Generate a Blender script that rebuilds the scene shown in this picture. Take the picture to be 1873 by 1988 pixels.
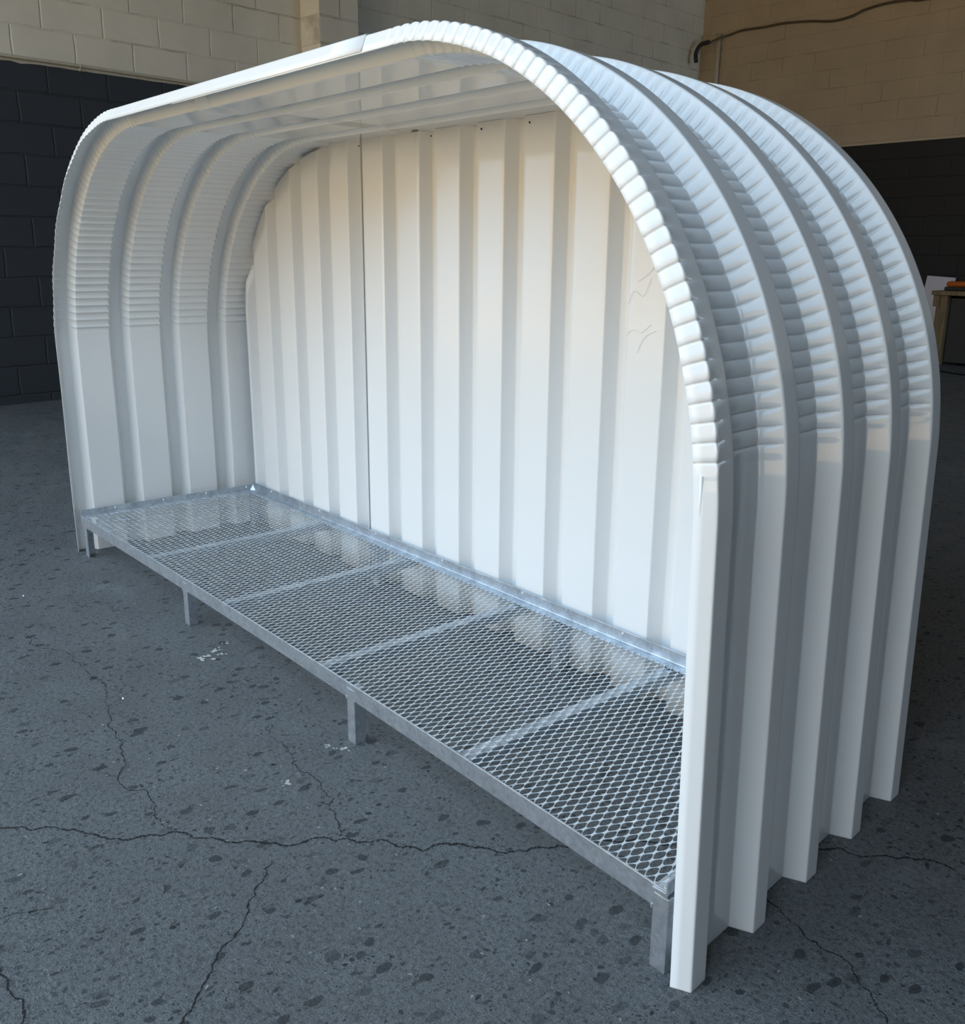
import bpy, bmesh, math, random
from mathutils import Vector, Matrix
random.seed(7)
C = bpy.context.scene.collection
for o in list(bpy.data.objects): bpy.data.objects.remove(o)
sc = bpy.context.scene

# ------------------------------------------------------------------ camera
cam_d = bpy.data.cameras.new('camera'); cam = bpy.data.objects.new('camera', cam_d); C.objects.link(cam)
r_ = Vector((0.64509308, 0.76405544, 0.0086138)); u_ = Vector((-0.20999442, 0.16643705, 0.96343191)); f_ = Vector((-0.73468174, 0.62331211, -0.26781477))
cam.matrix_world = Matrix(((r_.x, u_.x, -f_.x, 3.25474), (r_.y, u_.y, -f_.y, -0.95968), (r_.z, u_.z, -f_.z, 1.00968), (0, 0, 0, 1)))
cam_d.sensor_fit = 'HORIZONTAL'; cam_d.sensor_width = 36.0; cam_d.lens = 1824.39*36.0/1873.0
cam_d.clip_start = 0.01; cam_d.clip_end = 200
sc.camera = cam

# ------------------------------------------------------------------ light
sc.view_settings.view_transform = 'Standard'; sc.view_settings.look = 'None'
sc.view_settings.gamma = 1.0; sc.view_settings.use_curve_mapping = False
sc.view_settings.exposure = 0.0
w = bpy.data.worlds.new('sky'); sc.world = w; w.use_nodes = True
wn = w.node_tree; wn.nodes.clear()
out = wn.nodes.new('ShaderNodeOutputWorld'); bg = wn.nodes.new('ShaderNodeBackground')
bg.inputs['Color'].default_value = (0.58, 0.79, 1.0, 1); bg.inputs['Strength'].default_value = 3.7
wn.links.new(bg.outputs[0], out.inputs[0])
sd = bpy.data.lights.new('sun', 'SUN'); sd.energy = 26.0; sd.angle = math.radians(1.0); sd.color = (1.0, 0.90, 0.68)
sun = bpy.data.objects.new('sun', sd); C.objects.link(sun)
sun.rotation_euler = Vector((0.15, -0.5, -0.9)).to_track_quat('-Z', 'Y').to_euler()   # shines over the roof on to the yard outside

# door opening of the workshop (behind the camera)
DY, DX0, DX1, DZ = -1.75, -3.0, 4.35, 4.3
CEIL = 4.8
pt = bpy.data.lights.new('door_portal', 'AREA'); pt.shape = 'RECTANGLE'; pt.size = DX1-DX0; pt.size_y = DZ
pt.cycles.is_portal = True
po = bpy.data.objects.new('door_portal', pt); C.objects.link(po)
po.location = ((DX0+DX1)/2, DY, DZ/2); po.rotation_euler = (math.radians(90), 0, 0)

# ------------------------------------------------------------------ helpers
def link(name, me, mat=None, parent=None, loc=None):
    o = bpy.data.objects.new(name, me); C.objects.link(o)
    if mat: me.materials.append(mat)
    if parent: o.parent = parent
    if loc: o.location = loc
    return o
def meshobj(name, verts, faces, mat=None, parent=None, smooth=False):
    me = bpy.data.meshes.new(name); me.from_pydata([tuple(v) for v in verts], [], faces); me.update()
    if smooth:
        for p in me.polygons: p.use_smooth = True
    return link(name, me, mat, parent)
def fromb(name, bm, mat=None, parent=None, smooth=False):
    me = bpy.data.meshes.new(name); bm.normal_update(); bm.to_mesh(me); bm.free()
    if smooth:
        for p in me.polygons: p.use_smooth = True
    return link(name, me, mat, parent)
def box(bm, x0, x1, y0, y1, z0, z1, bev=0.0, M=None):
    b = bmesh.new(); bmesh.ops.create_cube(b, size=1.0)
    for v in b.verts: v.co = Vector(((x0+x1)/2+v.co.x*(x1-x0), (y0+y1)/2+v.co.y*(y1-y0), (z0+z1)/2+v.co.z*(z1-z0)))
    if bev: bmesh.ops.bevel(b, geom=list(b.edges), offset=bev, segments=2, affect='EDGES', profile=0.6)
    if M: b.transform(M)
    me = bpy.data.meshes.new('t'); b.to_mesh(me); b.free(); bm.from_mesh(me); bpy.data.meshes.remove(me)
def tube(bm, pts, r, seg=10, cap=True):
    pts = [Vector(p) for p in pts]; rings = []
    up = None
    for i, p in enumerate(pts):
        t = (pts[min(i+1, len(pts)-1)]-pts[max(i-1, 0)]).normalized()
        if up is None:
            up = t.cross(Vector((0, 0, 1)))
            if up.length < 1e-3: up = t.cross(Vector((1, 0, 0)))
        up = (up-t*up.dot(t)).normalized(); v = t.cross(up)
        rings.append([bm.verts.new(p+up*(r*math.cos(a))+v*(r*math.sin(a))) for a in [2*math.pi*k/seg for k in range(seg)]])
    for a, b in zip(rings, rings[1:]):
        for k in range(seg): bm.faces.new((a[k], a[(k+1) % seg], b[(k+1) % seg], b[k]))
    if cap: bm.faces.new(rings[0][::-1]); bm.faces.new(rings[-1])
def spline(pts, n=8):
    P = [Vector(p) for p in pts]; P = [2*P[0]-P[1]]+P+[2*P[-1]-P[-2]]; o = []
    for i in range(1, len(P)-2):
        for k in range(n):
            t = k/n; a, b, c, d = P[i-1:i+3]
            o.append(0.5*((2*b)+(c-a)*t+(2*a-5*b+4*c-d)*t*t+(3*b-a-3*c+d)*t**3))
    o.append(P[-2]); return o
def tag(o, label, cat, group=None):
    o['label'] = label; o['category'] = cat
    if group: o['group'] = group
    return o
def struct(o): o['kind'] = 'structure'; return o
def thing(name, loc, label, cat):
    o = bpy.data.objects.new(name, None); C.objects.link(o); o.location = loc; o.empty_display_size = 0.1
    return tag(o, label, cat)
def keep(o, root):   # parent built in world coordinates
    o.parent = root; o.matrix_parent_inverse = Matrix.Translation(root.location).inverted(); return o

# ------------------------------------------------------------------ materials
class NT:
    def __init__(s, name):
        s.m = bpy.data.materials.new(name); s.m.use_nodes = True; s.t = s.m.node_tree
        s.b = s.t.nodes['Principled BSDF']
    def n(s, t, **k):
        nd = s.t.nodes.new(t)
        for a, v in k.items():
            if a.startswith('i_'): nd.inputs[a[2:].replace('_', ' ')].default_value = v
            else: setattr(nd, a, v)
        return nd
    def l(s, a, b): s.t.links.new(a, b)
    def coord(s, kind='Object', scale=(1, 1, 1)):
        tc = s.n('ShaderNodeTexCoord'); mp = s.n('ShaderNodeMapping'); mp.inputs['Scale'].default_value = scale
        s.l(tc.outputs[kind], mp.inputs['Vector']); return mp.outputs[0]
    def noise(s, vec, scale, detail=4, rough=0.55):
        nd = s.n('ShaderNodeTexNoise'); nd.inputs['Scale'].default_value = scale; nd.inputs['Detail'].default_value = detail
        nd.inputs['Roughness'].default_value = rough; s.l(vec, nd.inputs['Vector']); return nd.outputs['Fac']
    def ramp(s, fac, stops):
        r = s.n('ShaderNodeValToRGB'); e = r.color_ramp.elements
        e[0].position, e[0].color = stops[0][0], (*stops[0][1], 1); e[1].position, e[1].color = stops[-1][0], (*stops[-1][1], 1)
        for p, c in stops[1:-1]:
            x = e.new(p); x.color = (*c, 1)
        s.l(fac, r.inputs[0]); return r.outputs[0]
    def mix(s, fac, a, b, mode='MIX'):
        m = s.n('ShaderNodeMix'); m.data_type = 'RGBA'; m.blend_type = mode
        for sock, v in ((m.inputs[0], fac), (m.inputs[6], a), (m.inputs[7], b)):
            if isinstance(v, (int, float)): sock.default_value = v
            elif isinstance(v, tuple): sock.default_value = (*v, 1)
            else: s.l(v, sock)
        return m.outputs[2]
    def math(s, op, a, b=None, c=None):
        m = s.n('ShaderNodeMath'); m.operation = op
        for i, v in enumerate((a, b, c)):
            if v is None: continue
            if isinstance(v, (int, float)): m.inputs[i].default_value = v
            else: s.l(v, m.inputs[i])
        return m.outputs[0]
    def bump(s, h, dist, strength=1.0):
        b = s.n('ShaderNodeBump'); b.inputs['Distance'].default_value = dist; b.inputs['Strength'].default_value = strength
        s.l(h, b.inputs['Height']); s.l(b.outputs[0], s.b.inputs['Normal'])
    def set(s, **k):
        for a, v in k.items():
            sock = s.b.inputs[a.replace('_', ' ')]
            if isinstance(v, (int, float)): sock.default_value = v
            elif isinstance(v, tuple): sock.default_value = (*v, 1)
            else: s.l(v, sock)

def m_white(name, col=(0.80, 0.82, 0.83), wav=1.0, rough=0.035):
    t = NT(name); co = t.coord()
    t.set(Base_Color=t.mix(t.noise(co, 6, 3), tuple(c*0.985 for c in col), col), Roughness=rough)
    t.b.inputs['IOR'].default_value = 1.5
    n1 = t.noise(co, 5.0, 2, 0.5)
    t.bump(n1, 0.0007*wav)
    return t.m
M_white = m_white('white_gloss_coated_steel')
M_back = m_white('white_satin_coated_steel', wav=1.0, rough=0.2)

def m_galv():
    t = NT('galvanised_steel'); co = t.coord()
    v = t.n('ShaderNodeTexVoronoi'); v.inputs['Scale'].default_value = 95; t.l(co, v.inputs['Vector'])
    n1 = t.noise(co, 22, 5, 0.65); n2 = t.noise(co, 160, 3, 0.6)
    base = t.ramp(n1, [(0.3, (0.30, 0.34, 0.39)), (0.5, (0.45, 0.50, 0.56)), (0.7, (0.62, 0.68, 0.73))])
    base = t.mix(0.22, base, t.ramp(v.outputs['Distance'], [(0.0, (0.3, 0.34, 0.38)), (0.7, (0.75, 0.8, 0.84))]))
    base = t.mix(t.ramp(n2, [(0.62, (0, 0, 0)), (0.72, (0.6, 0.6, 0.6))]), base, (0.75, 0.8, 0.84))
    t.set(Base_Color=base, Metallic=0.85, Roughness=t.ramp(n1, [(0.3, (0.5, 0.5, 0.5)), (0.8, (0.34, 0.34, 0.34))]))
    t.bump(n2, 0.0004)
    return t.m
def m_mesh():
    t = NT('galvanised_mesh'); co = t.coord(); n1 = t.noise(co, 30, 4, 0.6)
    t.set(Base_Color=t.ramp(n1, [(0.3, (0.62, 0.68, 0.73)), (0.7, (0.80, 0.85, 0.89))]), Metallic=0.5, Roughness=0.35); return t.m
M_galv = m_galv(); M_mesh = m_mesh()

def m_floor():
    t = NT('old_dark_concrete'); co = t.coord()
    big = t.noise(co, 0.9, 5, 0.6); mid = t.noise(co, 7, 5, 0.6); fine = t.noise(co, 110, 4, 0.7)
    base = t.ramp(big, [(0.30, (0.078, 0.081, 0.086)), (0.52, (0.118, 0.129, 0.133)), (0.72, (0.147, 0.159, 0.165))])
    base = t.mix(0.5, base, t.ramp(mid, [(0.3, (0.071, 0.068, 0.071)), (0.7, (0.144, 0.153, 0.158))]))
    base = t.mix(0.55, base, t.ramp(fine, [(0.34, (0.010, 0.011, 0.012)), (0.48, (0.100, 0.109, 0.113)), (0.58, (0.118, 0.127, 0.132)), (0.74, (0.24, 0.25, 0.26))]))
    # distorted stone chips
    dis = t.n('ShaderNodeTexNoise'); dis.inputs['Scale'].default_value = 18; t.l(co, dis.inputs['Vector'])
    va = t.n('ShaderNodeVectorMath'); va.operation = 'MULTIPLY_ADD'; t.l(dis.outputs['Color'], va.inputs[0]); va.inputs[1].default_value = (0.035, 0.035, 0.0); t.l(co, va.inputs[2])
    def chips(scale, rad, keep_, squash=(1, 1, 1), rot=0.0):
        mp = t.n('ShaderNodeMapping'); mp.inputs['Scale'].default_value = squash; mp.inputs['Rotation'].default_value = (0, 0, rot)
        t.l(va.outputs[0], mp.inputs['Vector'])
        v = t.n('ShaderNodeTexVoronoi'); v.inputs['Scale'].default_value = scale; v.inputs['Randomness'].default_value = 1.0; t.l(mp.outputs[0], v.inputs['Vector'])
        a = t.math('LESS_THAN', v.outputs['Distance'], rad)
        sep = t.n('ShaderNodeSeparateColor'); t.l(v.outputs['Color'], sep.inputs[0])
        return t.math('MULTIPLY', a, t.math('LESS_THAN', sep.outputs[0], keep_)), sep.outputs[1]
    c1, r1 = chips(27, 0.28, 0.62, (1.25, 0.85, 1), 0.7)
    c2, r2 = chips(66, 0.28, 0.62, (1.15, 0.9, 1), -0.4)
    c3, r3 = chips(60, 0.17, 0.045)
    c4, r4 = chips(150, 0.27, 0.40)
    grain = t.noise(co, 420, 3, 0.7)
    patchy = t.ramp(t.noise(co, 14, 4, 0.6), [(0.35, (0.25, 0.25, 0.25)), (0.62, (1, 1, 1))])
    base = t.mix(t.math('MULTIPLY', t.math('MULTIPLY', c1, t.math('MINIMUM', t.math('MULTIPLY', r1, 1.35), 1.0)), 0.85), base, (0.022, 0.026, 0.029))
    base = t.mix(t.math('MULTIPLY', t.math('MULTIPLY', c2, t.math('MINIMUM', t.math('MULTIPLY', r2, 1.6), 1.0)), patchy), base, (0.014, 0.016, 0.018))
    base = t.mix(t.math('MULTIPLY', c4, t.math('MULTIPLY', patchy, 0.9)), base, (0.008, 0.008, 0.009))
    base = t.mix(c3, base, (0.26, 0.26, 0.25))
    base = t.mix(0.8, base, t.ramp(grain, [(0.32, (0.15, 0.15, 0.15)), (0.5, (0.5, 0.5, 0.5)), (0.68, (0.9, 0.9, 0.9))]), 'OVERLAY')
    scuff = t.ramp(t.noise(co, 3.3, 7, 0.72), [(0.60, (0, 0, 0)), (0.72, (0.45, 0.45, 0.45))])
    base = t.mix(scuff, base, (0.19, 0.20, 0.205))
    t.set(Base_Color=base, Roughness=t.ramp(mid, [(0.3, (0.5, 0.5, 0.5)), (0.7, (0.72, 0.72, 0.72))]))
    h = t.math('ADD', t.math('MULTIPLY', fine, 0.5), t.math('SUBTRACT', t.math('MULTIPLY', mid, 1.2), t.math('ADD', t.math('MULTIPLY', c1, 0.35), t.math('ADD', t.math('MULTIPLY', c2, 0.5), t.math('MULTIPLY', c4, 0.5)))))
    t.bump(h, 0.0055)
    return t.m
M_floor = m_floor()

def m_wall(name, offx, top=(0.74, 0.69, 0.57), z_split=2.125, rough=0.6, wobble=0.012, mortar=0.011, dk=1.0, bm_=0.9):
    """painted block wall: object X runs along the wall, object Z is height (0.19 m courses)"""
    t = NT(name)
    tc = t.n('ShaderNodeTexCoord'); sp = t.n('ShaderNodeSeparateXYZ'); t.l(tc.outputs['Object'], sp.inputs[0])
    cb = t.n('ShaderNodeCombineXYZ'); nz = t.noise(tc.outputs['Object'], 9, 3)
    wob = t.math('MULTIPLY', t.math('SUBTRACT', nz, 0.5), wobble)
    t.l(t.math('ADD', t.math('ADD', sp.outputs[0], offx), wob), cb.inputs[0]); t.l(t.math('ADD', t.math('ADD', sp.outputs[2], -0.055), wob), cb.inputs[1])
    br = t.n('ShaderNodeTexBrick'); br.offset = 0.5; br.inputs['Scale'].default_value = 1.0
    br.inputs['Mortar Size'].default_value = mortar; br.inputs['Mortar Smooth'].default_value = 0.9
    br.inputs['Brick Width'].default_value = 0.40; br.inputs['Row Height'].default_value = 0.19
    t.l(cb.outputs[0], br.inputs['Vector'])
    gaps = t.noise(tc.outputs['Object'], 3.1, 4, 0.6)
    fine = t.noise(tc.outputs['Object'], 60, 5, 0.7); mid = t.noise(tc.outputs['Object'], 2.2, 5, 0.6)
    up = t.math('GREATER_THAN', sp.outputs[2], z_split)
    cream = t.mix(t.ramp(mid, [(0.3, (0, 0, 0)), (0.75, (1, 1, 1))]), tuple(c*0.88 for c in top), tuple(c*1.08 for c in top))
    dark = t.mix(mid, (0.018*dk, 0.021*dk, 0.027*dk), (0.031*dk, 0.035*dk, 0.042*dk))
    col = t.mix(up, dark, cream)
    crack = t.math('MULTIPLY', br.outputs['Fac'], t.ramp(gaps, [(0.50, (0, 0, 0)), (0.62, (1, 1, 1))]))
    col = t.mix(t.math('MULTIPLY', crack, 0.45), col, t.mix(up, (0.008, 0.008, 0.01), (0.13, 0.11, 0.085)))
    t.set(Base_Color=col, Roughness=rough)
    h = t.math('ADD', t.math('MULTIPLY', br.outputs['Fac'], -1.0), t.math('MULTIPLY', fine, 0.22))
    t.bump(h, 0.006, bm_)
    return t.m

def m_plain(name, col, rough=0.6, metallic=0.0, nscale=20, var=0.12, bump=0.0):
    t = NT(name); co = t.coord(); n = t.noise(co, nscale, 4)
    t.set(Base_Color=t.mix(n, tuple(c*(1-var) for c in col), tuple(min(1, c*(1+var)) for c in col)), Roughness=rough, Metallic=metallic)
    if bump: t.bump(n, bump)
    return t.m
def m_wood():
    t = NT('weathered_pine'); co = t.coord(scale=(14, 14, 1.2)); n = t.noise(co, 3, 6, 0.7)
    t.set(Base_Color=t.ramp(n, [(0.3, (0.12, 0.085, 0.045)), (0.7, (0.30, 0.22, 0.12))]), Roughness=0.75); t.bump(n, 0.002); return t.m
M_wood = m_wood()
M_ceiling = m_plain('brown_roof_lining', (0.22, 0.15, 0.10), 0.8, nscale=3)
M_yard = m_plain('tan_yard_concrete', (0.30, 0.22, 0.125), 0.9, nscale=2)
M_crack = m_plain('crack_dark', (0.010, 0.010, 0.011), 0.9)  # even near-black colour of the crack ribbons
M_splat = m_plain('dried_pale_paint', (0.50, 0.49, 0.45), 0.7, nscale=60, var=0.3)
M_pipe = m_plain('cream_painted_conduit', (0.50, 0.45, 0.35), 0.5)
M_cable = m_plain('brown_painted_cable', (0.10, 0.075, 0.045), 0.6)
M_black = m_plain('black_plastic', (0.012, 0.012, 0.013), 0.4)
M_orange = m_plain('orange_plastic', (0.55, 0.13, 0.015), 0.4)
M_board = m_plain('white_board_face', (0.62, 0.62, 0.70), 0.5, nscale=4, var=0.05)
M_screw = m_plain('bright_zinc_screw', (0.85, 0.87, 0.9), 0.25, 0.4)
M_darkvoid = m_plain('dark_void_fill', (0.02, 0.022, 0.025), 0.5)  # near-black colour standing in for unlit gaps and hollows

# ------------------------------------------------------------------ room
bm = bmesh.new(); box(bm, -5.2, 8.2, DY, 9.2, -0.2, 0.0)
floor = struct(fromb('floor', bm, M_floor))
bm = bmesh.new(); box(bm, -14, 18, -22, DY-0.001, -0.25, -0.03)
yard = struct(fromb('ground', bm, M_yard))
bm = bmesh.new(); box(bm, -14, 18, -17.0, -16.7, -0.1, 5.2)
struct(fromb('wall_bounce_opposite', bm, m_plain('tan_bounce_brick', (0.37, 0.265, 0.145), 0.85, nscale=2)))  # unseen facade, added to bounce warm sunlight on to the upper back wall
# left wall: origin on the tube line, local X along the wall
wl_o = Vector((-3.5027, 0.8439, 0)); wl_ang = math.atan2(0.99367603, -0.1122851)
def wall_box(name, x0, x1, z0, z1, off, mat, origin, ang, y0=0.0, y1=0.2):
    b = bmesh.new(); box(b, x0, x1, y0, y1, z0, z1)
    o = fromb(name, b, mat); o.location = origin; o.rotation_euler = (0, 0, ang); return struct(o)
Mw_left = m_wall('painted_block_left', 0.4-0.28+0.2, bm_=0.6, wobble=0.02, mortar=0.009)
Mw_far = m_wall('painted_block_far_shaded', 0.1, top=(0.47, 0.40, 0.30), wobble=0.045, mortar=0.006, dk=0.35, bm_=0.45)  # lower paint darkened to carry the falloff of light towards this wall
wall_left = wall_box('wall_left', -3.4, 8.9, 0, CEIL, 0, Mw_left, wl_o, wl_ang)
# pillar on the left wall
bm = bmesh.new(); box(bm, 2.28, 2.66, -0.235, 0.02, 0, CEIL, 0.004)
pil = fromb('trim_1', bm, m_wall('painted_block_pillar', 0.12)); pil.location = wl_o; pil.rotation_euler = (0, 0, wl_ang); struct(pil)
wall_far = wall_box('wall_back', -5.2, 8.2, 0, CEIL, 0, Mw_far, Vector((0, 8.9, 0)), 0)
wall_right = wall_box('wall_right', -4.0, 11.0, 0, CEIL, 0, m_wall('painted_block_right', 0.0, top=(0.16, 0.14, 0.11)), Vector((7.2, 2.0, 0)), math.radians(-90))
M_front = m_wall('painted_block_front', 0.2)
bm = bmesh.new()
box(bm, -5.2, DX0, DY-0.2, DY, 0, CEIL); box(bm, DX1, 8.2, DY-0.2, DY, 0, CEIL); box(bm, DX0, DX1, DY-0.2, DY, DZ, CEIL)
struct(fromb('wall_front', bm, M_front))
bm = bmesh.new(); box(bm, -5.4, 8.4, DY-0.3, 9.3, CEIL, CEIL+0.15)
struct(fromb('ceiling', bm, M_ceiling))

# conduit along the paint line of the left wall
def on_left(s, z, d=0.012):
    dx = Vector((-0.1122851, 0.99367603, 0)); n = Vector((0.99367603, 0.1122851, 0))
    return wl_o+dx*s+n*d+Vector((0, 0, z))
root = thing('conduit_pipe', on_left(0.5, 2.14), 'thin cream conduit running level above the dark paint of the left wall', 'pipe')
bm = bmesh.new(); tube(bm, [on_left(s, 2.145+0.002*math.sin(s*3), 0.014) for s in [x*0.3-3 for x in range(0, 18)]], 0.0105, 10)
keep(fromb('pipe', bm, M_pipe, smooth=True), root)
bm = bmesh.new()
tube(bm, [on_left(0.49, 2.145+0.022*math.cos(a), 0.014+0.018*math.sin(a)) for a in [math.pi*k/8*1.0 for k in range(9)]], 0.003, 6)
tube(bm, [on_left(0.49, 2.118, 0.012), on_left(0.49, 2.126, 0.02)], 0.006, 6)
keep(fromb('clip', bm, M_pipe), root)
# pale unpainted strip just below the conduit
bm = bmesh.new()
pts = [x*0.06-3 for x in range(0, 86)]
lo = [2.122-random.random()*0.004-(0.008 if 0.1 < s < 0.17 else 0) for s in pts]
vs = []; fs = []
for s, z in zip(pts, lo): vs += [on_left(s, z, 0.0015), on_left(s, 2.136, 0.0015)]
for i in range(len(pts)-1): fs.append((2*i, 2*i+2, 2*i+3, 2*i+1))
struct(meshobj('trim_2', vs, fs, M_pipe)); bm.free()
# pale line on the far wall
bm = bmesh.new(); box(bm, -4.4, 7.9, 8.885, 8.9, 2.112, 2.13); struct(fromb('trim_3', bm, M_pipe))
# vertical conduit, cable and black clamp in the far corner
bm = bmesh.new(); tube(bm, [(-4.15, 8.86, 3.46), (-4.16, 8.86, 2.8), (-4.17, 8.86, 0.02)], 0.028, 12)
o = fromb('conduit_pipe', bm, M_pipe, smooth=True); tag(o, 'vertical grey-cream conduit standing in the far corner of the room', 'pipe')
bm = bmesh.new(); tube(bm, spline([(-1.0, 8.87, 3.47), (-1.71, 8.87, 3.41), (-1.91, 8.87, 3.43), (-2.13, 8.87, 3.44), (-2.36, 8.87, 3.42), (-2.51, 8.87, 3.38), (-2.72, 8.87, 3.37), (-2.98, 8.87, 3.41), (-3.3, 8.87, 3.44), (-3.55, 8.87, 3.44), (-3.84, 8.87, 3.45), (-3.99, 8.86, 3.43), (-4.09, 8.80, 3.40), (-4.24, 8.70, 3.33)], 5), 0.012, 8)
tag(fromb('cable', bm, M_cable, smooth=True), 'loose brown cable sagging across the top of the far cream wall', 'cable')
bm = bmesh.new(); tube(bm, spline([(-4.17, 8.72, 3.36), (-4.25, 8.66, 3.33), (-4.28, 8.62, 3.24), (-4.27, 8.62, 3.14)], 4), 0.024, 8)
tag(fromb('cable_clamp', bm, M_black, smooth=True), 'black clamp bent round the cable end at the far wall corner', 'clamp')

# ------------------------------------------------------------------ floor cracks and paint marks
cracks = [
[(1.45, -0.78), (1.57, -0.663), (1.612, -0.622), (1.618, -0.598), (1.657, -0.563), (1.694, -0.542), (1.725, -0.526), (1.748, -0.503), (1.756, -0.475), (1.777, -0.442), (1.778, -0.428), (1.818, -0.409), (1.848, -0.376), (1.878, -0.357), (1.904, -0.323), (1.942, -0.294), (1.953, -0.266), (1.96, -0.235), (1.986, -0.219), (1.991, -0.203), (2.015, -0.193), (2.035, -0.154), (2.071, -0.143), (2.108, -0.117), (2.112, -0.079), (2.142, -0.048), (2.172, -0.025), (2.201, -0.013), (2.222, 0.022), (2.241, 0.058), (2.26, 0.086), (2.282, 0.104), (2.40, 0.26), (2.47, 0.36), (2.547, 0.423), (2.571, 0.457), (2.614, 0.471), (2.654, 0.518), (2.688, 0.546), (2.733, 0.548)],
[(0.628, -0.379), (0.827, -0.34), (0.912, -0.332), (0.972, -0.321), (1.107, -0.315), (1.217, -0.348), (1.347, -0.377), (1.465, -0.403), (1.527, -0.433), (1.572, -0.443), (1.603, -0.431), (1.615, -0.413), (1.645, -0.419), (1.687, -0.427), (1.724, -0.431), (1.757, -0.436)],
[(1.963, -0.327), (1.976, -0.352), (2.007, -0.379), (2.03, -0.395), (2.04, -0.413), (2.069, -0.434), (2.095, -0.463), (2.103, -0.486), (2.122, -0.506), (2.153, -0.535), (2.176, -0.563), (2.192, -0.576), (2.204, -0.595), (2.25, -0.66)],
[(1.917, -0.749), (1.96, -0.755), (2.003, -0.756), (2.028, -0.747), (2.068, -0.76), (2.12, -0.77)],
[(1.50, -0.10), (1.661, -0.131), (1.757, -0.141), (1.805, -0.138), (1.87, -0.15), (1.93, -0.183), (1.986, -0.204)],
[(2.47, 0.27), (2.568, 0.236), (2.617, 0.221), (2.653, 0.208), (2.685, 0.205), (2.714, 0.21), (2.739, 0.196), (2.77, 0.18), (2.793, 0.161), (2.816, 0.142), (2.87, 0.11)],
[(1.80, -0.76), (1.827, -0.727), (1.836, -0.695), (1.851, -0.663), (1.849, -0.651)]]
wid = [0.0042, 0.0020, 0.0027, 0.0036, 0.0018, 0.0026, 0.0016]
def ribbon(pts, w0, seed):
    rnd = random.Random(seed); P = [Vector((*p, 0)) for p in pts]
    for it in range(4):
        Q = [P[0]]
        for a, b in zip(P, P[1:]):
            d = b-a; n = Vector((-d.y, d.x, 0)); Q += [(a+b)/2+n*rnd.uniform(-.17, .17), b]
        P = Q
        if (P[1]-P[0]).length < 0.004: break
    vs = []; fs = []
    for i, p in enumerate(P):
        d = (P[min(i+1, len(P)-1)]-P[max(i-1, 0)]).normalized(); n = Vector((-d.y, d.x, 0))
        e = min(1, i/6, (len(P)-1-i)/6); ww = w0*rnd.uniform(.25, 1.35)*e*0.5
        vs += [p+n*ww+Vector((0, 0, .0006)), p-n*ww*rnd.uniform(.4, 1.4)+Vector((0, 0, .0006))]
    for i in range(len(P)-1): fs.append((2*i, 2*i+1, 2*i+3, 2*i+2))
    return vs, fs
for k, (c, w0) in enumerate(zip(cracks, wid)):
    vs, fs = ribbon(c, w0, k); meshobj('crack', vs, fs, M_crack, floor)
def splat(cx, cy, r, seed, n=9, spread=1.6):
    rnd = random.Random(seed); vs = []; fs = []
    for k in range(n):
        a = rnd.uniform(0, 6.28); d = r*spread*rnd.random()**1.4; x = cx+d*math.cos(a); y = cy+d*math.sin(a); rr = r*rnd.uniform(.12, .5); b0 = len(vs)
        st = rnd.uniform(.5, 1.0)
        for j in range(11):
            q = 2*math.pi*j/11; q2 = rr*rnd.uniform(.55, 1.2)
            vs.append((x+q2*math.cos(q), y+q2*st*math.sin(q), .0008+.0001*k))
        fs.append(tuple(range(b0, b0+11)))
    return vs, fs
for k, (x, y, r) in enumerate([(1.105, -0.075, .014), (1.112, -0.045, .022), (1.085, -0.015, .010), (1.062, 0.017, .010), (1.723, -0.034, .010), (1.697, -0.056, .012), (1.761, -0.187, .014), (1.892, 0.308, .005)]):
    vs, fs = splat(x, y, r, 50+k); meshobj('paint_splash', vs, fs, M_splat, floor)

# ------------------------------------------------------------------ curved shelter
P = 0.1715; hc = 0.01842; hf = 0.03435; h = 0.03516
W = 2.59036; zb = 0.73523; H = 1.31192; R = 0.63456; yb = 0.61976
lR = 0.01867; lL = -0.00744; yR = -0.08484; yL = 0.01001
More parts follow.
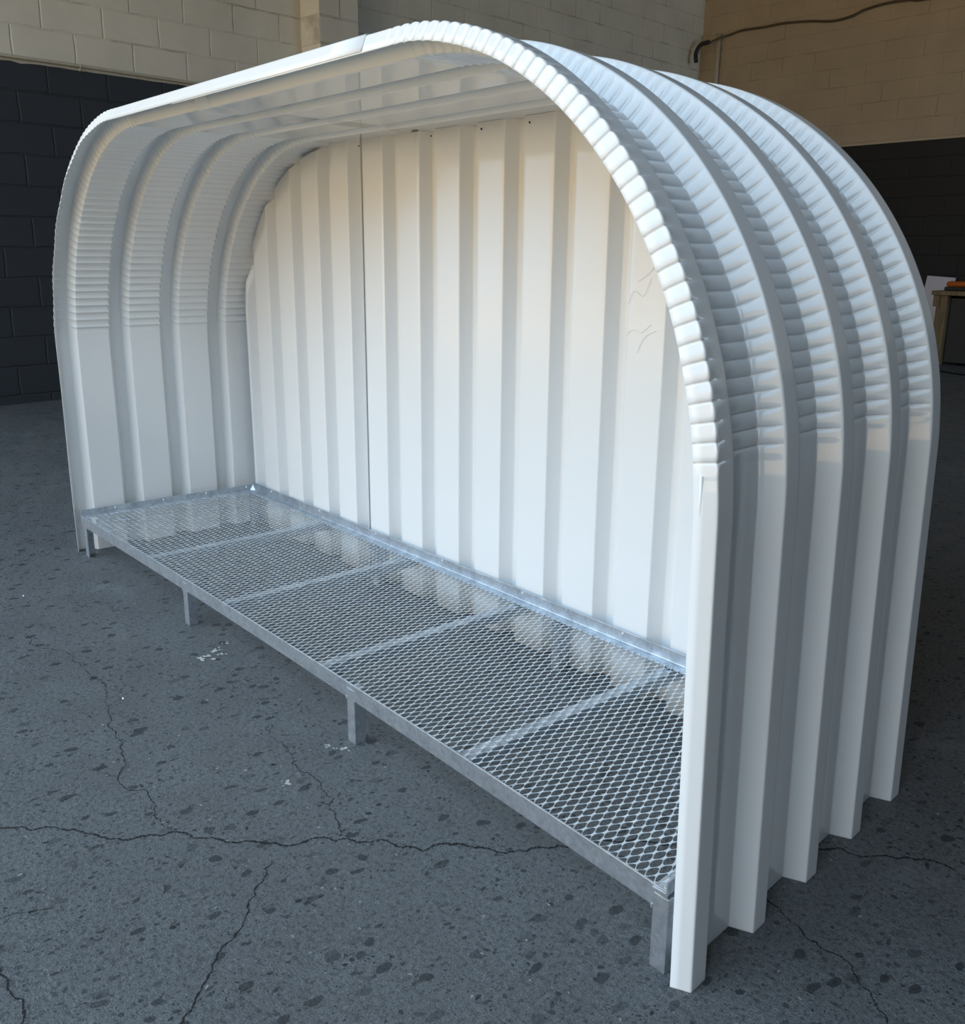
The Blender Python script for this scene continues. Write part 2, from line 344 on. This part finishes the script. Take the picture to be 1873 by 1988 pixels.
# the arch starts where H-R says; the crimps start at zb
z0 = H-R
NC = 41; SEG = 14
def smooth(t): t = max(0, min(1, t)); return t*t*(3-2*t)
def warp(x, y, z):
    t = max(0.0, (zb-z)/zb)
    return x+smooth((x-0.4*W)/(0.35*W))*yR*y + smooth((0.3*W-x)/(0.2*W))*yL*y + (lR*t if x > W*0.6 else (lL*t if x < W*0.3 else 0)), y, z
def cprofile():
    """(y, off, ny, no, w) points over five ribs with small rounded folds"""
    key = []
    ys = -hf+0.20*(hf-hc)
    key.append((ys, 0.20*h))
    for i in range(5):
        if i: key.append((i*P-hf, 0))
        key += [(i*P-hc, h), (i*P+hc, h), (i*P+hf, 0)]
    key.append((4*P+hf+0.012, 0))
    out_ = []; rr = 0.0018
    for k, (y, o) in enumerate(key):
        p = Vector((y, o))
        if k == 0 or k == len(key)-1: out_.append(p); continue
        a = (Vector(key[k-1])-p); b = (Vector(key[k+1])-p); la, lb = a.length, b.length; a.normalize(); b.normalize()
        out_.append(p+a*min(rr*2.4, la*.45)); 
        for t in (0, .33, .67, 1.0):
            out_.append((1-t)**2*(p+a*rr)+2*t*(1-t)*p+t*t*(p+b*rr))
        out_.append(p+b*min(rr*2.4, lb*.45))
    # densify flanks and pans
    dens = []
    for a, b in zip(out_, out_[1:]):
        n = max(1, int((b-a).length/0.011)); n = 3 if (b-a).length > 0.05 else n
        for j in range(n): dens.append(a.lerp(b, j/n))
    dens.append(out_[-1])
    res = []
    for k, p in enumerate(dens):
        t = (dens[min(k+1, len(dens)-1)]-dens[max(k-1, 0)]).normalized(); n = Vector((-t.y, t.x))
        i = max(0, min(4, round(p.x/P))); d = p.x-i*P; f = p.y/h
        if d < 0 and i == 0: wv = 1.0 if d < -hc*0.85 else max(0.0, 0.9*(-d/hc))
        elif f < 0.02: wv = 1.0
        else: wv = max(0.0, min(1.0, (0.88-f)/0.30))
        res.append((p.x, p.y, n.x, n.y, wv))
    return res
PROF = cprofile()
AMP = 0.0044
def wave2(u):
    f = u-math.floor(u); s = math.sin(math.pi*f)
    return ((s**0.32 if s > 1e-6 else 0)-0.9)*0.62+0.10*math.sin(2*math.pi*f)
def wave(u):   # u in crimp units; narrow inward creases between broad bulges
    f = u-math.floor(u); s = math.sin(math.pi*f)
    return (s**0.5 if s > 0 else 0)-0.75
def path(side, x_end):
    """list of (x, z, nx, nz, cr) down the pan surface; side +1 right"""
    L = []
    xs = W-h if side > 0 else h
    for z in [0, .0015, .1, .25, .4, .55, .64]: L.append((xs, z, side, 0, None))
    L.append((xs, z0, side, 0, None))
    cx = xs-side*R; a0 = math.asin(max(0, (zb-z0))/R)*0.0+0.0; n = NC*SEG
    # crimps cover the arc from the height zb to a little short of the crown
    ac0 = (zb-z0)/R; ac1 = math.pi/2+0.05
    for k in range(0, 5): L.append((cx+side*R*math.cos(ac0*k/5), z0+R*math.sin(ac0*k/5), side*math.cos(ac0*k/5), math.sin(ac0*k/5), None)) if k else None
    for k in range(n+1):
        a = ac0+(ac1-ac0)*k/n
        if a <= math.pi/2: L.append((cx+side*R*math.cos(a), z0+R*math.sin(a), side*math.cos(a), math.sin(a), k/SEG))
        else: L.append((cx-side*R*(a-math.pi/2), H, 0, 1, k/SEG))
    x = L[-1][0]; m = 10
    for k in range(1, m+1): L.append((x+(x_end-x)*k/m, H, 0, 1, None))
    return L
def sheet(name, side, x_end, lift, mat, label=None):
    L = path(side, x_end); n = len(PROF); vs = []; fs = []
    rnd = random.Random(3+side); ph = [rnd.uniform(0, 6) for _ in range(6)]
    for j, (x, z, nx, nz, cr) in enumerate(L):
        for (y, o, ny, no, wv) in PROF:
            c = 0.0
            if cr is not None:
                e = min(1.0, cr/1.0, (NC-cr)/3.0)
                fr = y < -hc-0.0005
                c = AMP*(wave2(cr) if fr else wave(cr)*(0.85 if y < 0 else 1))*wv*max(0, e)
            # soft waviness of the thin front edge
            if y < -hf+0.02: c += 0.0012*math.sin(j*0.05+ph[0]+z*9)*(1-(y+hf)/0.02)
            oo = o+c*no+lift; yy = y+c*ny
            vs.append(warp(x+nx*oo, yy, z+nz*oo))
    for j in range(len(L)-1):
        for k in range(n-1):
            q = (j*n+k, j*n+k+1, (j+1)*n+k+1, (j+1)*n+k)
            fs.append(q if side > 0 else q[::-1])
    o = meshobj(name, vs, fs, mat, smooth=True)
    md = o.modifiers.new('thickness', 'SOLIDIFY'); md.thickness = 0.0011; md.offset = 0
    return o
shelter = thing('curved_shelter', (1.3, 0.35, 0), 'white ribbed steel dugout shelter with curved roof, standing open on the dark concrete floor', 'shelter')
XL_IN, XL_OUT = 1.075, 1.84
sr = keep(sheet('curved_sheet', 1, XL_IN, 0.0, M_white), shelter)
sl = keep(sheet('curved_sheet', -1, XL_OUT, 0.0022, M_white), shelter)

# back wall of vertical ribbed sheets
def back_sheet(x0, x1, dy=0.0):
    G = 0.33013; bot = 0.003
    key = []
    for k in range(-3, 14):
        a = G+k*P
        key += [(a, 0.0), (a+P-2*hf, 0.0), (a+P-2*hf+(hf-hc), h), (a+P-(hf-hc), h)]
    pts = []
    for a, b in zip(key, key[1:]):
        if b[0] < x0 or a[0] > x1: continue
        A = Vector(a); B = Vector(b)
        n = 4
        ts = [0, .12, .3, .5, .7, .88] if (b[0]-a[0]) > .03 else [0, .15, .5, .85]
        for t in ts:
            p = A.lerp(B, t)
            if x0 <= p.x <= x1: pts.append(p)
    # cut edges
    def off_at(x):
        for a, b in zip(key, key[1:]):
            if a[0] <= x <= b[0]: return a[1]+(b[1]-a[1])*(x-a[0])/(b[0]-a[0])
        return 0
    pts = [Vector((x0, off_at(x0)))]+pts+[Vector((x1, off_at(x1)))]
    vs = []; fs = []
    xl = h+yL*yb; xr = W-h+yR*0.665
    def top(x, o):
        g = 0.004+0.0*o
        if x < xl+R: 
            dx = xl+R-x; rr = R-0.009+1.0*o*0.6; return z0+math.sqrt(max(0, rr*rr-dx*dx)) if dx < rr else 0.2
        if x > xr-R:
            dx = x-(xr-R); rr = R-0.003; return z0+math.sqrt(max(0, rr*rr-dx*dx)) if dx < rr else 0.2
        return H-0.001+1.0*o+(0.004 if x < 1.07 else 0)
    nz = 14
    for p in pts:
        zt = top(p.x, p.y)
        for k in range(nz+1): vs.append((p.x, yb+p.y+dy, bot+(zt-bot)*k/nz))
    for i in range(len(pts)-1):
        for k in range(nz):
            a = i*(nz+1)+k; fs.append((a, a+nz+1, a+nz+2, a+1))
    o = meshobj('back_panel', vs, fs, M_back)
    for p_ in o.data.polygons: p_.use_smooth = True
    bv = o.modifiers.new('fold', 'BEVEL'); bv.width = 0.0022; bv.segments = 3; bv.limit_method = 'ANGLE'; bv.angle_limit = math.radians(25); bv.use_clamp_overlap = True
    o.modifiers.new('thickness', 'SOLIDIFY').thickness = 0.0011
    bmx = bmesh.new(); bmx.from_mesh(o.data)
    for e in bmx.edges:
        if len(e.link_faces) == 2 and e.calc_face_angle(0) > 2.0: e.smooth = False
    bmx.to_mesh(o.data); bmx.free()
    return o
SEAM = 0.8405
keep(back_sheet(0.075, SEAM+0.005, -0.0055), shelter)
keep(back_sheet(SEAM-0.014, 2.49, 0.0), shelter)
# hem strip at the seam and tiny dark studs put in for the dark gaps under the roof
def screw(x, y, z, d, r=0.004):
    b = bmesh.new(); bmesh.ops.create_cone(b, cap_ends=True, segments=10, radius1=r, radius2=r*0.55, depth=r*0.9)
    b.transform(Matrix.Translation((x, y, z)) @ Vector(d).to_track_quat('Z', 'Y').to_matrix().to_4x4())
    return b
for x in (SEAM-.004, SEAM+.336, SEAM+.508+.03, SEAM+.68+.03):
    keep(fromb('gap_stud', screw(x, yb-.003, 1.295, (0, -1, 0), .0026), M_darkvoid), shelter)
# glossy drip of sealant on the front edge of the right leg
bm = bmesh.new()
def ropt(z, d=0.02):     # a point on the front flank of the right leg
    f = 0.40; y = -hf+f*(hf-hc); o_ = f*h
    X = warp(W-h+o_, y, z); return Vector(X)+Vector((.018, -.035, 0)).normalized()*-0.0012
pts = [ropt(.745), ropt(.70), ropt(.66), ropt(.648)]
tube(bm, pts, 0.0026, 8)
keep(fromb('sealant_drip', bm, M_white, smooth=True), shelter)
# scuffs on the back wall
M_scuff = m_plain('pale_scuff', (0.95, 0.95, 0.93), 0.3)
for k, pts in enumerate([[(1.874, .792), (1.8727, .8305), (1.8892, .848), (1.914, .844), (1.94, .862)], [(1.874, .902), (1.8895, .93), (1.916, .92), (1.934, .957)], [(1.905, .80), (1.925, .835), (1.955, .85)], [(1.90, .95), (1.925, .965), (1.945, .985)]]):
    bm = bmesh.new(); tube(bm, spline([(x, yb-.0022, z) for x, z in pts], 4), 0.0005, 5)
    keep(fromb('scuff_mark', bm, M_scuff), shelter)

# ------------------------------------------------------------------ bench
bench = thing('steel_bench', (1.31, 0.3, 0), 'long low galvanised steel bench with expanded mesh seat, fixed inside the white shelter', 'bench')
BX0, BX1, BYB, BZ = 0.055, 2.560, 0.606, 0.134
def fy(x):   # front rim bows inward a little
    t = (x-BX0)/(BX1-BX0); return -0.021+0.014*4*t*(1-t)
def lx(y): return BX0+0.02*max(0, y)/0.6
def rx(y): return BX1-0.085*y
def strip(name, pts, prof, mat=M_galv, parent=bench):
    """sweep a closed (u, z) profile along pts with a horizontal normal"""
    vs = []; fs = []; n = len(prof)
    P_ = [Vector(p) for p in pts]
    for i, p in enumerate(P_):
        d = (P_[min(i+1, len(P_)-1)]-P_[max(i-1, 0)]); d.z = 0; d.normalize(); nn = Vector((-d.y, d.x, 0))
        for (u, z) in prof: vs.append(p+nn*u+Vector((0, 0, z)))
    for i in range(len(P_)-1):
        for k in range(n): fs.append((i*n+k, i*n+(k+1) % n, (i+1)*n+(k+1) % n, (i+1)*n+k))
    fs.append(tuple(range(n))[::-1]); fs.append(tuple((len(P_)-1)*n+k for k in range(n)))
    o = meshobj(name, vs, fs, mat)
    b = bmesh.new(); b.from_mesh(o.data); bmesh.ops.recalc_face_normals(b, faces=b.faces); b.to_mesh(o.data); b.free()
    md = o.modifiers.new('b', 'BEVEL'); md.width = 0.0012; md.segments = 2; md.limit_method = 'ANGLE'
    return keep(o, parent)
xs = [BX0+(BX1-BX0)*k/24 for k in range(25)]
T = 0.003
# front angle: leg down, shelf inward just below the mesh
strip('front_rail', [(x, fy(x), BZ) for x in xs], [(0, 0.004), (T, 0.004), (T, -0.033), (0, -0.033)])
# back angle: leg up with a shelf
strip('back_rail', [(x, BYB, BZ) for x in [lx(.6)+k*(rx(.6)-lx(.6))/20 for k in range(21)]], [(0, 0.029), (0, -0.002), (-0.028, -0.002), (-0.028, -0.0005), (-0.0045, 0.001), (-0.003, 0.003), (-0.003, 0.029)])
strip('end_rail', [(lx(y), y, BZ) for y in [fy(BX0), .1, .2, .3, .4, .5, BYB]], [(0.0, 0.022), (0.0, -0.002), (-0.028, -0.002), (-0.028, -0.0005), (-0.004, 0.0005), (-0.003, 0.022)])
strip('end_rail', [(rx(y), y, BZ) for y in [BYB, .5, .4, .3, .2, .1, fy(BX1)]], [(0.0, 0.022), (0.0, -0.002), (-0.028, -0.002), (-0.028, -0.0005), (-0.004, 0.0005), (-0.003, 0.022)])
# cross bars under the mesh
for x in (0.608, 1.092, 1.578, 2.077):
    bm = bmesh.new(); box(bm, x-.0145, x+.0145, fy(x)+.004, BYB-.003, BZ-.030, BZ-.0045, .0015)
    keep(fromb('cross_bar', bm, M_galv), bench)
# legs
for x, hole in ((0.084, 0), (0.871, 1), (1.712, 1), (2.550, 1)):
    y0 = fy(x)-.0005
    bm = bmesh.new()
    if x < .1:      # open angle
        box(bm, x-.0145, x+.0145, y0, y0+.003, 0, BZ-.008, .0008); box(bm, x-.0145, x-.0115, y0, y0+.029, 0, BZ-.008, .0008)
    else: box(bm, x-.0145, x+.0145, y0, y0+.027, 0, BZ-.008, .002)
    if hole:
        # weld fillet beneath the rail
        vs_ = []
        box(bm, x-.019, x-.0140, y0-.0004, y0+.004, BZ-.038, BZ-.030, .0015)
    lg = keep(fromb('leg', bm, M_galv), bench)
    if hole:
        b = screw(x+.003, y0-.0012, .02, (0, -1, 0), .003); o = fromb('screw', b, M_screw); o.parent = lg; o.matrix_parent_inverse = Matrix.Translation(bench.location).inverted()
for x in (0.105, 0.93, 1.728, 2.47):
    bm = bmesh.new(); box(bm, x-.0145, x+.0145, BYB-.030, BYB-.003, 0, BZ-.006, .002)
    keep(fromb('leg', bm, M_galv), bench)
# screws through the upright flanges
for x in (0.2197, 0.5579, 0.8994, 1.2368, 1.5758, 1.9207, 2.27):
    keep(fromb('screw', screw(x, BYB-.0045, BZ+.022, (0, -1, 0)), M_screw), bench)
for y in (0.094, 0.2615, 0.4188, 0.575):
    keep(fromb('screw', screw(lx(y)+.0045, y, BZ+.015, (1, 0, 0)), M_screw), bench)
# folded corner gusset at the far left
bm = bmesh.new(); vv = [bm.verts.new(c) for c in ((lx(.6)+.003, BYB-.018, BZ+.001), (lx(.6)+.018, BYB-.003, BZ+.001), (lx(.6)+.004, BYB-.004, BZ+.022), (lx(.6)+.003, BYB-.003, BZ))]
for f in ((0, 1, 2), (0, 2, 3), (1, 3, 2), (0, 3, 1)): bm.faces.new([vv[i] for i in f])
bmesh.ops.recalc_face_normals(bm, faces=bm.faces)
keep(fromb('corner_gusset', bm, M_galv), bench)
# expanded metal seat mesh
def seat_mesh():
    sx, sy = 0.0183, 0.0386
    hole = [(0.0, 0.0152), (0.0042, 0.0122), (0.0068, 0.0062), (0.0074, 0.0), (0.0066, -0.0066), (0.0036, -0.0126), (0.0, -0.0150), (-0.0040, -0.0122), (-0.0068, -0.0062), (-0.0074, 0.0), (-0.0066, 0.0064), (-0.0036, 0.0126)]
    hx, hy = sx/2, sy/2
    # outer hexagon-like tile (rhombus of the lattice) sampled at the same angles
    def outer(p):
        # project direction on rhombus |x|/hx' + |y|/hy' = 1 with tips at the neighbours' mid-knuckles
        ax, ay = sx/2, sy/2
        s = abs(p[0])/ax+abs(p[1])/ay
        return (p[0]/s, p[1]/s)
    outs = [outer(p) for p in hole]
    vs = []; fs = []
    nx = int((BX1-BX0)/sx)+2; ny = int(0.66/(sy/2))+2; off = 0.0015
    rnd = random.Random(5)
    for j in range(ny):
        for i in range(nx):
            cx = BX0+0.006+i*sx+(sx/2 if j % 2 else 0); cy = -0.036+j*sy/2
            # keep tiles inside the frame
            if cy < fy(min(max(cx, BX0), BX1))-0.010 or cy > BYB-0.010 or cx < lx(cy)-0.004 or cx > rx(cy)+0.004: continue
            b0 = len(vs); z = BZ
            jx = rnd.uniform(-.0004, .0004); jy = rnd.uniform(-.0005, .0005)
            for (px, py), (qx, qy) in zip([(a_*0.93, b_*0.95) for a_, b_ in hole], outs):
                for (gx, gy, gz) in ((cx+px+jx, cy+py+jy, z-0.0006*(px/0.0074)), (cx+qx, cy+qy, z)):
                    gy = max(fy(gx)+0.0035, min(BYB-0.005, gy)); gx = max(lx(gy)+0.0045, min(rx(gy)-0.0045, gx))
                    vs.append((gx, gy, gz))
            n = len(hole)
            for k in range(n):
                a, b = b0+2*k, b0+2*((k+1) % n)
                fs.append((a, b, b+1, a+1))
    me = bpy.data.meshes.new('seat_mesh'); me.from_pydata(vs, [], fs)
    b = bmesh.new(); b.from_mesh(me); bmesh.ops.remove_doubles(b, verts=b.verts, dist=0.0003); bmesh.ops.recalc_face_normals(b, faces=b.faces)
    if sum(f.normal.z for f in b.faces) < 0: bmesh.ops.reverse_faces(b, faces=b.faces)
    bmesh.ops.dissolve_degenerate(b, dist=0.0002, edges=b.edges)
    b.to_mesh(me); b.free()
    o = link('seat_mesh', me, M_mesh)
    md = o.modifiers.new('t', 'SOLIDIFY'); md.thickness = 0.0010; md.offset = 0
    return o
keep(seat_mesh(), bench)

# ------------------------------------------------------------------ far corner of the workshop
# white board leaning on the far wall
root = thing('white_board', (-1.22, 8.75, 0.0), 'pale white board propped upright against the dark far wall beside the wooden stand', 'board')
bm = bmesh.new(); box(bm, -0.20, 0.085, -0.008, 0.008, 0.0, 0.69, .002)
M_ = Matrix.Translation((-1.165, 8.70, 0.115)) @ Matrix.Rotation(math.radians(-9), 4, 'X') @ Matrix.Rotation(math.radians(3), 4, 'Y')
bm.transform(M_); keep(fromb('panel', bm, M_board), root)
bm = bmesh.new(); box(bm, -1.42, -1.02, 8.60, 8.86, 0.0, 0.112, .005); tag(fromb('floor_box', bm, M_black), 'low black box on the floor below the white board', 'box')
root = thing('wooden_stand', (-0.5, 8.4, 0), 'rough wooden work stand with a thick top against the far wall, right picture edge', 'table')
bm = bmesh.new(); box(bm, -0.938, 0.3, 8.1, 8.6, 0.648, 0.686, .002); keep(fromb('tabletop', bm, M_wood), root)
bm = bmesh.new(); box(bm, -0.925, -0.868, 8.12, 8.58, 0.541, 0.648, .002); keep(fromb('apron', bm, M_wood), root)
for x, y in ((-0.90, 8.14), (0.2, 8.14), (-0.90, 8.50), (0.2, 8.50)):
    bm = bmesh.new(); box(bm, x, x+.10, y, y+.08, 0.0, 0.648, .003); keep(fromb('leg', bm, M_wood), root)
bm = bmesh.new(); box(bm, -0.79, 0.18, 8.2, 8.56, 0.03, 0.62); keep(fromb('back_panel', bm, M_darkvoid), root)  # solid near-black block standing in for the shade inside the stand
root = thing('tool_case', (-0.6, 8.35, 0.686), 'orange tool case with black base on the wooden stand', 'case')
bm = bmesh.new(); box(bm, -0.872, -0.45, 8.2, 8.5, 0.687, 0.722, .008); keep(fromb('base', bm, M_black), root)
bm = bmesh.new(); box(bm, -0.866, -0.46, 8.21, 8.49, 0.722, 0.772, .022); keep(fromb('lid', bm, M_orange, smooth=True), root)
bm = bmesh.new()
tube(bm, spline([(-0.90, 8.08, 0.40), (-0.95, 8.05, 0.34), (-1.0, 8.04, 0.26), (-1.0, 8.03, 0.17), (-0.96, 8.02, 0.10), (-0.90, 8.0, 0.045), (-0.84, 7.97, 0.012), (-0.7, 7.8, 0.008), (-0.5, 7.6, 0.008), (-0.2, 7.5, 0.008)], 6), 0.007, 8)
tag(fromb('cable', bm, M_black, smooth=True), 'black cable looping down from the wooden stand on to the floor', 'cable')
